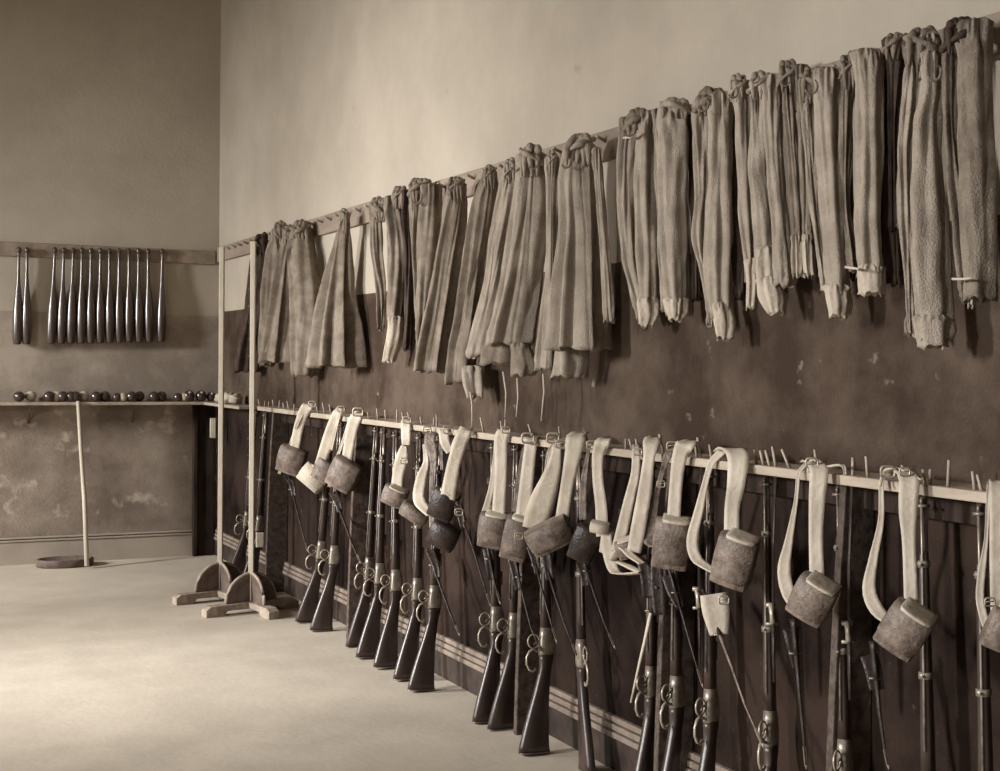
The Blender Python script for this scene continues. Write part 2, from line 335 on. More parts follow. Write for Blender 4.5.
# ---------------------------------------------------------------- rifles
def rifle_parts():
    out = []
    def ring(x0, x1, z, th, n=12):     # rounded section between x0 and x1, thickness th in y
        c = (x0+x1)/2; h = abs(x1-x0)/2
        r = []
        for j in range(n):
            a = 2*math.pi*j/n; ca, sa = math.cos(a), math.sin(a)
            r.append(Vector((c+h*math.copysign(abs(ca)**.6, ca), th/2*math.copysign(abs(sa)**.7, sa), z)))
        return r
    g = G(); rows = [(-.128,.012,.006,.046),(-.125,.008,.03,.046),(-.105,.006,.10,.043),(-.080,.007,.18,.040),(-.057,.010,.25,.037),(-.040,.015,.31,.035),(-.031,.020,.345,.035),(-.032,.028,.375,.038),(-.034,.030,.395,.038)]
    g.loft([ring(a,b,z,t,16) for a,b,z,t in rows]); out.append(('butt_stock', g, 'stock'))
    g = G(); g.loft([ring(-.129,.013,z,.048,16) for z in (0,.005)]); out.append(('butt_plate', g, 'blued'))
    # humped receiver block
    g = G(); rows = [(-.034,.028,.392,.036),(-.035,.034,.405,.038),(-.033,.036,.44,.038),(-.029,.030,.475,.038),(-.026,.020,.505,.036)]
    g.loft([ring(a,b,z,t,14) for a,b,z,t in rows]); out.append(('receiver', g, 'steel'))
    # trigger guard ring
    g = G(); c = Vector((-.060,0,.450)); g.tube([c+Vector((.026*math.cos(a), 0, .028*math.sin(a))) for a in [2*math.pi*k/18 for k in range(18)]], .0036, 8, closed=True, fdir=(0,1,0)); out.append(('trigger_guard', g, 'brass'))
    g = G(); g.tube([(-.036,0,.452),(-.050,0,.446),(-.058,0,.436)], [.004,.0035,.003], 6); out.append(('trigger', g, 'blued'))
    # curved lever behind the guard
    g = G(); g.tube([(-.040,0,.408),(-.062,0,.418),(-.080,0,.408),(-.092,0,.386),(-.092,0,.358),(-.080,0,.336),(-.062,0,.328),(-.050,0,.338)], [.0055,.006,.0055,.005,.005,.005,.0055,.006], 8, fdir=(0,1,0)); out.append(('lever', g, 'brass'))
    # fore-end
    g = G(); rows = [(-.026,.018,.505,.036),(-.025,.018,.60,.034),(-.021,.014,.80,.030),(-.017,.011,1.0,.026),(-.014,.009,1.085,.024),(-.010,.007,1.095,.020)]
    g.loft([ring(a,b,z,t,12) for a,b,z,t in rows]); out.append(('fore_end', g, 'stock'))
    g = G(); g.tube([(.008,0,.50),(.006,0,.8),(.003,0,1.1),(.002,0,1.248)], [.0145,.0125,.0105,.0095], 12); g.tube([(.002,0,1.2485),(.002,0,1.249)],[.0045,.0045],8); out.append(('barrel', g, 'blued'))
    g = G(); g.tube([(-.028,0,.56),(-.023,0,.8),(-.016,0,1.1),(-.014,0,1.225)], .0035, 8); g.tube([(-.014,0,1.225),(-.014,0,1.238)], [.0048,.0048], 8); out.append(('cleaning_rod', g, 'steel'))
    for z, w in ((.76,.024),(1.06,.019)):
        g = G(); g.loft([ring(-w-.003, w*.55+.004, z+s, .037 if z < 1 else .030, 14) for s in (-.009,.009)])
        g.tube([(-w,0,z),(-w-.016,0,z)], .004, 6); g.tube([(-.002,-.019,z),(-.002,.019,z)], .004, 6); out.append(('barrel_band', g, 'steel'))
    g = G(); g.box((.000,-.0025,1.215),(.020,.0025,1.235)); g.box((-.02,-.014,1.214),(.014,.014,1.222)); out.append(('front_sight', g, 'steel'))
    g = G(); g.box((.016,-.008,.60),(.027,.008,.66)); out.append(('rear_sight', g, 'blued'))
    return out
rp = [(n, g.build(n, m), m) for n, g, m in rifle_parts()]
first = [True]
def rifle(mpx, lpx, label, turn=0.0, off=.10, out=0.0):
    y_m = YW(mpx, off-.01, 1.18); y_l = YW(lpx, off+.01, .43)
    m = Vector((D-off+.01, y_m, 1.18)); l = Vector((D-off-.01-out, y_l, .43))
    u = (m-l).normalized(); base = l-u*(.43/u.z)
    base.z = 0.002
    xax = (Vector((1,0,0))-u*u.x); xax.normalize()
    xax = Matrix.Rotation(turn, 3, u) @ xax
    yax = u.cross(xax)
    mt = (Matrix((xax, yax, u)).transposed() @ Matrix.Scale(.95, 3)).to_4x4(); mt.translation = base
    t = thing('rifle', label, 'rifle', (0,0,0), 'rifles standing in the rack')
    # lift so that the lowest corner of the sole rests on the floor
    low = min((mt @ Vector((a, b, 0))).z for a in (-.129,.013) for b in (-.024,.024)); mt.translation.z -= low
    t.matrix_world = mt
    for n, o, _ in rp:
        if first[0]: o.parent = t
        else: c = o.copy(); C.objects.link(c); c.parent = t
    first[0] = False
R = [
 (256,248,'rifle farthest back, its butt showing left behind the front jumping stand pole',.0,0),
 (266,260,'rifle just right of the front jumping stand pole with a thin pale barrel',.1,0),
 (333,325,'leftmost of the rifles with their butts in full view, left of the dark support board',.0,.02),
 (341,338,'rifle with butt in view, directly left of the far dark support board',-.1,.02),
 (377,368,'rifle nearly hidden, first to the right of the far dark support board',.2,-.01),
 (384,384,'rifle whose pale lock overlaps the one left of it, right of the far board',.0,.02),
 (396,400,'thin-barrelled rifle in the middle of the tight group of full butts',.0,.02),
 (420,422,'rifle second from the right in the tight group of full butts',.0,.02),
 (440,441,'rightmost rifle of the tight group, tall pale lock, beside bare baseboard moulding',.0,.03),
 (494,497,'rifle right of the bare baseboard moulding, left of the middle support board',.0,.0),
 (517,513,'rifle half hidden behind the middle dark support board',.0,-.01),
 (546,551,'rifle with round guard and large butt just right of the middle support board',.0,.02),
 (578,581,'rifle turned edge-on with a long pale vertical line at the moulding',1.35,.0),
 (652,652,'rifle left of the three cut off below the near moulding, under the pouches',.35,.0),
 (676,677,'middle one of the three rifles cut off by the bottom near the moulding',.35,.0),
 (710,711,'right one of the three rifles cut off by the bottom near the moulding',.35,.0),
 (766,768,'dark rifle whose muzzle shows right of the widest pale strap',.5,-.01),
 (839,842,'dark rifle whose muzzle shows between the two big tilted pouches at the right',.5,-.01),
 (923,926,'dark rifle whose muzzle shows right of the last wide pale strap',.5,-.01),
 (980,984,'dark rifle at the right edge of the rack',.5,-.01)]
for a, b, lab, tn, ot in R: rifle(a, b, lab, tn, .10, ot)
# ---------------------------------------------------------------- clothes
def lathe_rows(rows, off, dr=.75, pleats=0, amp=.0, wr=.006, seed=0, n=56, steps=34, base_yaw=.25, hollow=True, sharp=1.0, knife=False):
    """hanging cloth: rows of (py, left, right); returns rings round the hanging axis"""
    e1 = (right0*math.cos(base_yaw) + Vector((0,-1,0))*math.sin(base_yaw)); e1.z = 0; e1.normalize()
    e2 = Vector((e1.y, -e1.x, 0))          # towards the viewer
    if e2.dot(fwd0) > 0: e2 = -e2
    ya, yb = rows[0][0], rows[-1][0]
    rings = []; rnd = random.Random(seed); ph = rnd.uniform(0, 6); ph2 = rnd.uniform(0, 6); ph3 = rnd.uniform(0, 6)
    for i in range(steps):
        t = i/(steps-1); py = ya+(yb-ya)*t
        xl, xr = cat(rows, py); xc = (xl+xr)/2
        c = P(xc, py, off); Z = depth(c); hw = max(.008, (xr-xl)/2*Z/F)
        o2 = max(off, .035+hw*.95)
        if o2 != off: c = P(xc, py, o2); hw *= depth(c)/Z
        a = amp*(.25+.75*min(1, t*1.6))
        rg = []
        for j in range(n):
            th = 2*math.pi*j/n
            k = 1.0
            if pleats:
                if knife:
                    uu = (pleats*(th + .35*math.sin(th+ph2) + .12*math.sin(2*th+ph3))/(2*math.pi) + ph/6.28 + .10*math.sin(t*2.6+ph3)) % 1.0; uu = 1-uu
                    s = (uu/.86)**1.25*2-1 if uu < .86 else 1-2*(uu-.86)/.14
                    k += a*s + a*.25*math.sin(3*th+ph)
                else:
                    s = math.sin(pleats*th+ph + .5*math.sin(th*2+ph2) + .5*math.sin(t*3+ph3))
                    k += a*s
            p = Vector((math.cos(th)*hw*k, math.sin(th)*hw*dr*k, 0))
            q = c + e1*p.x + e2*p.y
            sc_ = depth(c)/5.5
            nz = noise.noise(Vector((math.cos(th)*1.8+seed*7.1, math.sin(th)*1.8+q.z*.6, q.z*2.2+seed*3.3)))*wr*2.6*sc_ + noise.noise(Vector((math.cos(th)*1.6+seed, math.sin(th)*1.6+q.z*7, q.z*6)))*wr*.8
            if knife: nz -= wr*.8*max(0, 1-abs(noise.noise(Vector((math.cos(th)*1.3+seed*2, math.sin(th)*1.3, q.z*1.1+seed)))*9))
            if t < .16: nz += noise.noise(Vector((math.cos(th)*4+seed, math.sin(th)*4, q.z*14)))*wr*2.6*(1-t/.16)
            if t > .86: nz += noise.noise(Vector((math.cos(th)*2+seed, math.sin(th)*2, q.z*42)))*wr*1.3*((t-.86)/.14)
            d = (e1*math.cos(th)+e2*math.sin(th))
            q = q + d*nz
            if i == steps-1: q.z += .006*math.sin(3*th+ph)+.004*math.sin(7*th)
            q.x = min(q.x, D-.029)
            rg.append(q)
        rings.append(rg)
    def inner(rg, k, dz):
        c = sum(rg, Vector())/len(rg)
        return [c+(q-c)*k+Vector((0,0,dz)) for q in rg]
    top = rings[0]
    rings = [inner(top,.35,.012), inner(top,.75,.009)] + rings
    if hollow:
        b = rings[-1]; up1 = rings[-1-max(1, steps//14)]; up2 = rings[-1-max(2, steps//6)]; rings += [inner(b,.93,.001), inner(up1,.84,0), inner(up2,.62,0)]
    return rings
def garment_piece(name, rows, m, parent, off=.08, **k):
    g = G(); g.loft(lathe_rows(rows, off, **k)); return g.build(name, m, parent)
def bunch(parent, px, py, w, h, off, seed, m, name='waistband'):
    """gathered twisted top of a garment: a lumpy roll with folds"""
    c = P(px, py, off); s = depth(c)/F; a, b = w*s/2, h*s/2
    c = P(px, py, max(off, a*.9+.04))
    rnd = random.Random(seed*13+5); g = G(); nf = 5 if w > 20 else 4
    mt = Matrix.Rotation(-YAW-.25, 3, 'Z')
    for k in range(nf):
        x = (-1+2*(k+.5)/nf)*a*.72; tw = rnd.uniform(-.35, .35)*a; hh = b*rnd.uniform(.75, 1.1); dp = a*rnd.uniform(.35, .7)
        pts = [(x*.9+tw*.6, -dp*.75, -b*1.5), (x+tw*.2, -dp*1.15, -b*.2), (x*.85-tw*.3, -dp*.8, hh*.55), (x*.7-tw*.5, -dp*.1, hh*.92), (x*.7, dp*.7, hh*.6), (x*.8, dp, -b*.3)]
        pp = [cat([(q,)+tuple(p_) for q, p_ in enumerate(pts)], z/3.0) for z in range(16)]
        rr0 = a/nf*1.35
        g.tube([mt @ Vector(p_) + c for p_ in pp], [rr0*min(1, .25+.25*z)*(.8+.35*noise.noise(Vector((z*.5, k, seed)))) for z in range(16)], 12)
    # a fold thrown across the front
    z0 = b*rnd.uniform(-.3, .2); sg = rnd.choice((-1, 1))
    pts = [(-a*.8*sg, -a*.1, z0+b*.5), (-a*.4*sg, -a*.75, z0+b*.15), (a*.15*sg, -a*.95, z0-b*.2), (a*.65*sg, -a*.5, z0-b*.55), (a*.85*sg, 0, z0-b*.8)]
    pp = [cat([(q,)+tuple(p_) for q, p_ in enumerate(pts)], z/3.0) for z in range(13)]
    g.tube([mt @ Vector(p_) + c for p_ in pp], [a*.16*(1+.4*math.sin(z*1.1+seed)) for z in range(13)], 10)
    for v in g.v: v.x = min(v.x, D-.029)
    return g.build(name, m, parent)
def hangloop(parent, px, py, off, m='lining', r=6):
    c = P(px, py, off); s = depth(c)/F*r
    g = G(); pts = [c+right0*(math.cos(a)*s*.8)+Vector((0,0,math.sin(a)*s)) for a in [2*math.pi*k/14 for k in range(14)]]
    g.tube(pts[8:]+pts[:3], s*.16, 7); return g.build('hanging_loop', m, parent)
def coat(label, rows, m='cloth', pleats=4, amp=.16, off=.10, seed=1, loop=None, linings=(), tapes=(), dr=.7, extra=(), **k):
    c = P((rows[0][1]+rows[0][2])/2, rows[0][0], off)
    t = thing('hanging_coat', label, 'coat', c, 'garments on the peg rail')
    garment_piece('skirt', rows, m, t, off, pleats=pleats+1, amp=amp*1.75, seed=seed, dr=dr, knife=True, n=132, steps=40, **k)
    for q, e in enumerate(extra): garment_piece('side_fold', e, m, t, off, pleats=2, amp=.12, seed=seed+q+20, n=56)
    y, a, b = rows[0]; y1, a1, b1 = rows[1]
    w = (b-a); bunch(t, (a+b)/2, y+3, w*1.12, 20 if w < 24 else 26, off+.01, seed, m, 'collar')
    if loop: hangloop(t, loop[0], loop[1], off+.08, 'cloth', loop[2] if len(loop) > 2 else 5)
    for q, (lr, lm) in enumerate(linings): garment_piece('lining', lr, lm, t, off-.01, pleats=4, amp=.2, seed=seed+40+q, steps=14, dr=.6)
    for tp in tapes:
        g = G(); pts = [P(x, y, off+.02) for x, y in tp]; g.tube(pts, [.0055]*(len(pts)-1)+[.003], 6, flat=.5); g.build('tape', 'lining', t)
    return t
def trousers(label, legs, m='cloth_light', off=.085, seed=1, cuffs=(), band=None, bandm=None, loop=None, strap=None, dr=.85):
    a = legs[-1][0]
    c = P((a[1]+a[2])/2, a[0], off)
    t = thing('hanging_trousers', label, 'trousers', c, 'garments on the peg rail')
    for q, l in enumerate(legs):
        mm = m[q] if isinstance(m, (list, tuple)) else m
        garment_piece('leg', l, mm, t, off+.012*q, pleats=2, amp=.05, wr=.0085, seed=seed+q*3, dr=dr, n=72, steps=44)
    for q, cf in enumerate(cuffs): garment_piece('cuff', cf[0], cf[1], t, off+.02, pleats=3, amp=.10, wr=.006, seed=seed+60+q, steps=14, dr=.8)
    if band: bunch(t, band[0], band[1], band[2], band[3], off+.015, seed, bandm or 'cloth')
    if loop: hangloop(t, loop[0], loop[1], off+.1, 'cloth', loop[2] if len(loop) > 2 else 5)
    if strap:
        pts = [P(x, y, off+.075) for x, y in strap]; s = depth(pts[0])/F
        g = G(); g.tube(pts, 1.3*s, 8, flat=.45, fdir=(0,0,1)); g.build('strap', 'buff', t)
    return t
coat('dark coat hanging farthest back, behind the front jumping stand pole', [(241,255,269),(260,251,273),(291,246,272),(330,240,266),(372,236,260)], 'cloth_dark', 3, .1, .10, 3)
trousers('narrow grey garment between the farthest dark coat and the first pleated coat', [[(230,273,287),(250,267,285),(290,261,284),(330,259,281),(366,259,275)]], 'cloth', .10, 5, band=(281,233,16,22))
coat('grey coat with fanned pleats at the left, its hem swinging out to the left', [(232,283,296),(258,278,294),(298,271,295),(335,264,296),(362,259,297)], 'cloth', 6, .17, .14, 8, dr=.55)
coat('broad smooth grey coat right of the fanned pleats at the far left', [(228,292,312),(250,288,316),(300,291,322),(345,293,322),(376,293,318)], 'cloth', 3, .12, .10, 9)
coat('narrow-topped pleated grey coat hanging alone against the white wall band', [(216,339,350),(240,334,352),(280,325,355),(320,317,358),(367,310,361)], 'cloth', 5, .2, .12, 12, dr=.6)
trousers('grey trousers with pale crumpled cuff, tied at the top, right of the lone pleated coat', [[(207,369,381),(250,370,383),(295,377,387),(330,379,384)], [(198,384,399),(240,388,406),(290,388,407),(325,387,403),(348,386,400)]], 'cloth', .09, 21, cuffs=[([(318,388,404),(340,386,402),(362,384,394)],'lining')], band=(382,208,26,20), loop=(378,215,6))
trousers('dark slim trousers squeezed between two tied grey pairs', [[(192,402,411),(250,405,413),(310,405,413),(350,403,411)]], 'cloth_dark', .07, 24, band=(400,196,18,18), bandm='cloth')
trousers('grey trousers with twisted top just left of the first long swept coat', [[(190,411,420),(240,412,420),(300,415,424),(332,417,424)], [(186,424,440),(220,421,441),(270,418,439),(310,417,432),(350,418,425)]], 'cloth', .09, 27, band=(420,189,26,20), loop=(416,197,7))
coat('grey coat swept down to the left, first of the long pleated coats', [(184,448,466),(210,442,467),(260,434,459),(310,425,453),(372,415,445)], 'cloth', 5, .18, .12, 31, loop=(451,186,5))
coat('darker long coat swept to the left with crumpled pale lining under its hem', [(172,484,497),(200,474,498),(260,464,489),(320,455,480),(383,446,474)], 'cloth', 3, .13, .12, 34, linings=[([(368,461,482),(385,463,483),(398,466,484)],'cloth_light')], tapes=[[(470,392),(472,405),(472,429)]])
coat('smooth lit coat falling to the left between two darker coats', [(166,503,517),(195,498,516),(240,489,510),(290,480,503),(357,464,490)], 'cloth_light', 2, .1, .15, 37, loop=(515,165,6))
coat('wide pleated coat with open hem and white tapes below, left of the widest coat', [(155,519,545),(200,514,546),(250,507,544),(300,498,539),(345,489,532)], 'cloth_light', 5, .17, .16, 41, loop=(533,163,6), linings=[([(330,488,526),(350,486,526),(364,484,520)],'cloth'), ([(345,510,530),(365,512,536),(375,512,534)],'cloth')], tapes=[[(503,372),(506,392),(505,418)],[(517,378),(518,398),(516,417)]])
coat('long narrow lit coat hanging lowest between the two wide pleated coats', [(158,546,558),(200,546,560),(250,545,560),(310,540,562),(370,534,563)], 'cloth_light', 3, .14, .15, 44, tapes=[[(543,374),(544,392),(541,421)]])
coat('widest pleated grey coat, right end of the coats next to the white gap', [(145,565,596),(180,559,600),(230,560,604),(290,556,607),(350,552,609)], 'cloth_light', 6, .16, .15, 47, linings=[([(340,556,588),(360,556,587),(377,554,584)],'cloth_light')], loop=(566,162,6), extra=[[(150,593,601),(250,600,609),(322,604,613)]])
trousers('trousers right of the white gap, buckled waist strap and tapering legs', [[(120,621,637),(150,618,635),(200,617,634),(260,622,637),(300,632,643),(320,638,648)], [(115,636,656),(150,635,656),(210,634,656),(270,636,658),(300,638,658),(318,640,656)]], 'cloth_light', .09, 51, cuffs=[([(300,638,658),(314,640,657),(326,641,652)],'lining')], band=(640,122,36,22), loop=(629,128,8), strap=[(623,138),(630,137),(638,131)])
trousers('broad single-legged looking trousers second right of the white gap', [[(112,653,661),(160,655,663),(240,658,666),(310,661,669)], [(106,657,690),(150,659,690),(200,660,688),(260,661,688),(290,663,689),(314,666,688)]], 'cloth_light', .10, 54, cuffs=[([(300,665,687),(312,667,686),(320,670,682)],'lining')], band=(676,108,36,16), bandm='cloth_light')
trousers('trousers with twisted waist, right leg long and wide, third pair from the white gap', [[(100,694,712),(140,694,710),(190,697,709),(240,694,706),(290,704,712),(325,708,716)], [(96,713,731),(150,711,731),(200,709,731),(260,707,733),(300,709,732),(318,712,732)]], 'cloth_light', .09, 57, cuffs=[([(305,710,730),(322,713,733),(339,716,731)],'lining')], band=(711,101,36,22), loop=(703,104,7))
trousers('slim trousers with a folded waist and long loose strap end at the ankle', [[(84,733,752),(120,737,752),(160,737,753),(220,738,754),(262,744,755),(280,746,756)]], 'cloth_light', .09, 61, cuffs=[([(262,746,756),(285,747,757),(308,746,755)],'lining')], band=(738,86,22,22), bandm='cloth_light', loop=(733,92,6))
trousers('wrinkled trousers with the palest puffed cuffs, hanging lower than their neighbours', [[(90,752,762),(170,751,766),(230,756,776),(272,757,778)], [(78,763,781),(150,766,782),(230,772,788),(286,775,792)]], 'cloth_light', .09, 64, cuffs=[([(250,756,777),(270,756,778),(284,758,777)],'lining'), ([(280,758,782),(298,760,786),(313,767,783)],'lining')], band=(762,84,30,22), bandm='cloth_light', loop=(755,78,5))
trousers('short dark-topped trousers with small cuffs ending highest of the near group', [[(75,783,791),(120,785,795),(180,790,800),(240,793,803)], [(68,795,808),(150,800,811),(240,802,812)]], 'cloth', .08, 67, cuffs=[([(238,792,802),(262,792,803),(276,793,802)],'lining'), ([(238,802,812),(262,803,812),(276,804,813)],'lining')], band=(789,74,26,26), loop=(785,80,6))
trousers('trousers with a knotted dark waist and a broad straight right leg', [[(82,803,813),(110,803,814),(160,806,816),(220,812,822),(290,822,829)], [(72,814,842),(120,816,842),(180,820,845),(250,824,848),(300,826,850)]], 'cloth_light', .10, 71, cuffs=[([(288,826,849),(303,827,851),(317,829,849)],'lining')], band=(812,83,26,28), loop=(811,86,8))
trousers('trousers with a white strap at the ankle, right of the knotted waist pair', [[(68,841,853),(120,841,851),(200,842,849),(270,848,856)], [(53,853,879),(100,856,881),(160,857,882),(230,856,882),(278,858,884)]], ['cloth','cloth_light'], .10, 74, cuffs=[([(268,858,883),(280,859,884),(294,860,884)],'lining')], band=(850,68,24,30), strap=[(845,267),(852,268),(859,269)])
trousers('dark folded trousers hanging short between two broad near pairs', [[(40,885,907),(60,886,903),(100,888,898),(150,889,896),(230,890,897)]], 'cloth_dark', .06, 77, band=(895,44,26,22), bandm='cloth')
trousers('longest trousers near the right end, left leg swinging behind the right', [[(48,905,920),(100,900,916),(150,897,911),(220,899,912),(300,905,913),(335,907,914)], [(38,918,943),(90,922,943),(120,914,941),(180,912,945),(240,912,950),(300,914,950),(338,917,949)]], 'cloth_light', .11, 81, cuffs=[([(318,914,949),(332,916,949),(347,920,948)],'cloth_light')], band=(922,44,42,30), bandm='cloth', loop=(934,72,9))
trousers('last trousers at the right edge with a white strap low on the leg', [[(32,942,958),(100,943,956),(150,946,958),(220,952,970),(300,960,975)], [(24,957,990),(100,960,992),(200,962,994),(300,966,996)]], ['cloth','cloth'], .11, 84, band=(960,34,40,30), bandm='cloth_dark', strap=[(952,279),(962,279),(972,278)], cuffs=[([(270,966,976),(290,966,976),(306,967,975)],'lining')])
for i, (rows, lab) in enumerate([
 ([(112,688,698),(160,689,699),(240,690,702),(300,692,702)], 'very dark filler garment added for the shaded gap between the broad trousers and the twisted-waist pair'),
 ([(100,727,737),(160,729,740),(240,730,743),(298,734,744)], 'very dark filler garment added for the shaded gap just right of the twisted-waist trousers'),
 ([(60,878,889),(130,880,892),(220,882,896),(285,884,898)], 'very dark filler garment added for the shaded gap left of the longest trousers'),
 ([(72,838,848),(140,842,852),(220,843,853),(280,845,853)], 'very dark filler garment added for the shade between the knotted waist pair and the white strap pair')]):
    trousers(lab, [rows], 'cloth_dark', .055, 101+i*3)  # dark fillers added to give the black shade between the near garments
# ---------------------------------------------------------------- cartridge belts
def ribbon(parent, pts, m='buff', th=.0035, yaw=.45, name='strap', n=28):
    e = (right0*math.cos(yaw) + Vector((0,-1,0))*math.sin(yaw)).normalized()
    rows = path(pts, n); ps = [P(r[0], r[1], r[2]) for r in rows]; rings = []
    for i, p in enumerate(ps):
        t = (ps[min(i+1,n-1)]-ps[max(i-1,0)]).normalized()
        w = (e-t*e.dot(t)); w = w.normalized() if w.length > .15 else e
        nn = w.cross(t).normalized(); hw = rows[i][3]*depth(p)/F/2
        rings.append([p+w*hw+nn*th*.6, p+w*hw*.5+nn*th*1.2, p-w*hw*.5+nn*th*1.2, p-w*hw+nn*th*.6, p-w*hw-nn*th*.6, p-w*hw*.5, p+w*hw*.5, p+w*hw-nn*th*.6])
    g = G(); g.loft(rings); return g.build(name, m, parent)
def pouch(parent, cx, cy, w, h, ang, off=.20, m='leather', top='buff', yaw=.2, dk=.62, tilt=-.2, stud=False):
    """box pouch: rounded front, flap folded over the top, pale top edge"""
    c = P(cx, cy, off); s = depth(c)/F; a, b = w*s/2, h*s/2; d = min(max(.028, a*dk), .055); a = a/(1+.28*max(0, yaw)); yaw = yaw
    e1 = right0*math.cos(yaw)+Vector((0,-1,0))*math.sin(yaw); e1.normalize(); e2 = Vector((0,0,1)); e3 = e1.cross(e2)
    if e3.dot(fwd0) > 0: e3 = -e3
    r = math.radians(ang); u = e1*math.cos(r)-e2*math.sin(r); v = e2*math.cos(r)+e1*math.sin(r)
    if tilt: v, e3 = v*math.cos(tilt)-e3*math.sin(tilt), e3*math.cos(tilt)+v*math.sin(tilt)
    def sec(k, y, z0=1.0):      # horizontal section at height y: curved front
        pr = [(-.97,-1),(-1,-.9),(-1.01,0),(-1.0,.62),(-.93,.84),(-.45,.97),(0,1.0),(.45,.97),(.93,.84),(1.0,.62),(1.01,0),(1,-.9),(.97,-1)]
        return [c+u*(x*a*k)+v*y+e3*(z*d*z0) for x, z in pr]
    g = G(); g.loft([sec(.96,-b,.92), sec(.995,-b*.95,.99), sec(1.0,-b*.3,1), sec(.97,b*.5,1), sec(.93,b*.88,.92)])
    body = g.build('pouch', m, parent); bevel(body, .002)
    g = G()
    def fl(k, y, zz): return [c+u*(x*a*k)+v*y+e3*(z*d) for x, z in ((-1,zz*.62),(-.93,zz*.88),(0,zz*1.04),(.93,zz*.88),(1,zz*.62))]
    rows_ = [fl(1.0,b*.92,-1.0*0+ -.9), fl(1.01,b*1.02,-.1), fl(1.03,b*.99,.75), fl(1.05,b*.82,1.0), fl(1.07,b*.2,1.08), fl(1.04,-b*.45,1.08), fl(.85,-b*.75,1.07)]
    k5 = 5; vs = []; fs = []
    for rw in rows_: vs += rw
    for rw in rows_: vs += [q - e3*.0035 - v*.002 for q in rw]
    nr = len(rows_); N = nr*k5
    for i in range(nr-1):
        for j in range(k5-1):
            q = i*k5+j; fs += [(q,q+1,q+1+k5,q+k5), (N+q,N+q+k5,N+q+1+k5,N+q+1)]
    for i in range(nr-1):
        for j in (0, k5-1): q = i*k5+j; fs.append((q,q+k5,N+q+k5,N+q))
    for i in (0, nr-1):
        for j in range(k5-1): q = i*k5+j; fs.append((q,N+q,N+q+1,q+1))
    g.add(vs, fs); g.build('flap', m, body)
    if top:
        g = G(); g.loft([*[[q+u*a*.12 for q in sec(kk, yy_, zz_)] for kk, yy_, zz_ in ((.78,b*.93,1.06),(.80,b*1.03,1.08),(.76,b*1.06,.95),(.5,b*1.07,.6))]]); g.build('belt_band', top, body)
    if stud:
        g = G(); g.ball(c-v*b*.62+e3*d*1.2, .006, 8); g.build('stud', 'brass', body)
        g = G(); g.box((-.006,-.002,-.02),(.006,.002,.02)); mt = Matrix((u, e3, v)).transposed(); g.v = [mt @ q + c-v*b*.78+e3*d*1.12 for q in g.v]; g.build('tab', 'leather_dark' if m != 'buff' else 'buff', body)
    return body
def clasp(parent, px, py, off, r=4):
    c = P(px, py, off); s = depth(c)/F*r
    pts = [c+right0*(math.copysign(abs(math.cos(a))**.5, math.cos(a))*s)+Vector((0,0,math.copysign(abs(math.sin(a))**.5, math.sin(a))*s*.8)) for a in [2*math.pi*k/16+.2 for k in range(16)]]
    g = G(); g.tube(pts, s*.2, 6, closed=True); g.tube([c-right0*s, c+right0*s*.9+Vector((0,0,s*.2))], s*.14, 6); g.build('buckle', 'brass', parent)
def frog(parent, pts, off, w, m='leather_dark'):
    ribbon(parent, [(x, y, off, ww) for (x, y), ww in zip(pts, w)], m, .008, .2, 'frog', 12)
def bayonet(label, pts, off=.19, w=5, m='leather_dark', tip=True, hilt=None, tipm='steel', grip=True):
    ps = [P(x, y, off) for x, y in pts]; s = depth(ps[0])/F
    t = thing('bayonet', label, 'bayonet', ps[0], 'sheathed bayonets hanging from the belts')
    d = (ps[-1]-ps[0]); L = d.length; n = len(ps)
    wd = [w*s/2*(1-.45*i/(n-1)) for i in range(n)]
    g = G(); g.tube(ps, wd, 10, flat=.55, fdir=tuple(fwd0)); g.build('scabbard', m, t)
    if tip:
        a = ps[-1]-(ps[-1]-ps[-2]).normalized()*min(.05, (ps[-1]-ps[-2]).length*.8); g = G(); g.tube([a, ps[-1], ps[-1]+(ps[-1]-ps[-2]).normalized()*.012], [wd[-1]*1.15, wd[-1]*.95, .002], 10, flat=.6); g.build('chape', tipm, t)
    u = (ps[0]-ps[1]).normalized()
    if grip:
        g = G(); g.tube([ps[0], ps[0]+u*.03, ps[0]+u*.08, ps[0]+u*.1], [wd[0]*.9,wd[0]*.7,wd[0]*.8,wd[0]*1.1], 10, flat=.7); g.build('grip', 'leather_dark', t)
        g = G(); q = ps[0]+u*.004; g.tube([q-right0*wd[0]*1.7, q+right0*wd[0]*1.7], .0035, 8); g.build('crossguard', 'blued', t)
    return t
def belt(label, straps, pouches=(), frogs=(), clasps=(), extra=None):
    s0 = straps[0]['p'][0]; c = P(s0[0], s0[1], s0[2])
    t = thing('cartridge_belt', label, 'belt', c, 'cartridge belts hanging on the rack')
    for s in straps:
        a_, b_ = s['p'][-2], s['p'][-1]
        if b_[3] >= 8 and any(abs(b_[0]-q['cx']) < q['w']*.8 and -q['h']*1.1 < b_[1]-q['cy'] < -q['h']*.2 for q in pouches) and s.get('m', 'buff') == 'buff':
            dx, dy = b_[0]-a_[0], b_[1]-a_[1]; l_ = math.hypot(dx, dy); e_ = 6+b_[3]*.5
            s['p'][-1] = (b_[0]+dx/l_*e_, b_[1]+dy/l_*e_, b_[2], b_[3])
    for s in straps: ribbon(t, s['p'], s.get('m', 'buff'), yaw=s.get('yaw', .45), n=s.get('n', 28), th=s.get('th', .0035))
    for p in pouches: pouch(t, **p)
    for f in frogs: frog(t, *f)
    for q in clasps: clasp(t, *q)
    return t
S = lambda *p, **k: dict(p=list(p), **k)
K = lambda cx, cy, w, h, ang, **k: dict(cx=cx, cy=cy, w=w, h=h, ang=ang, **k)
O = .185
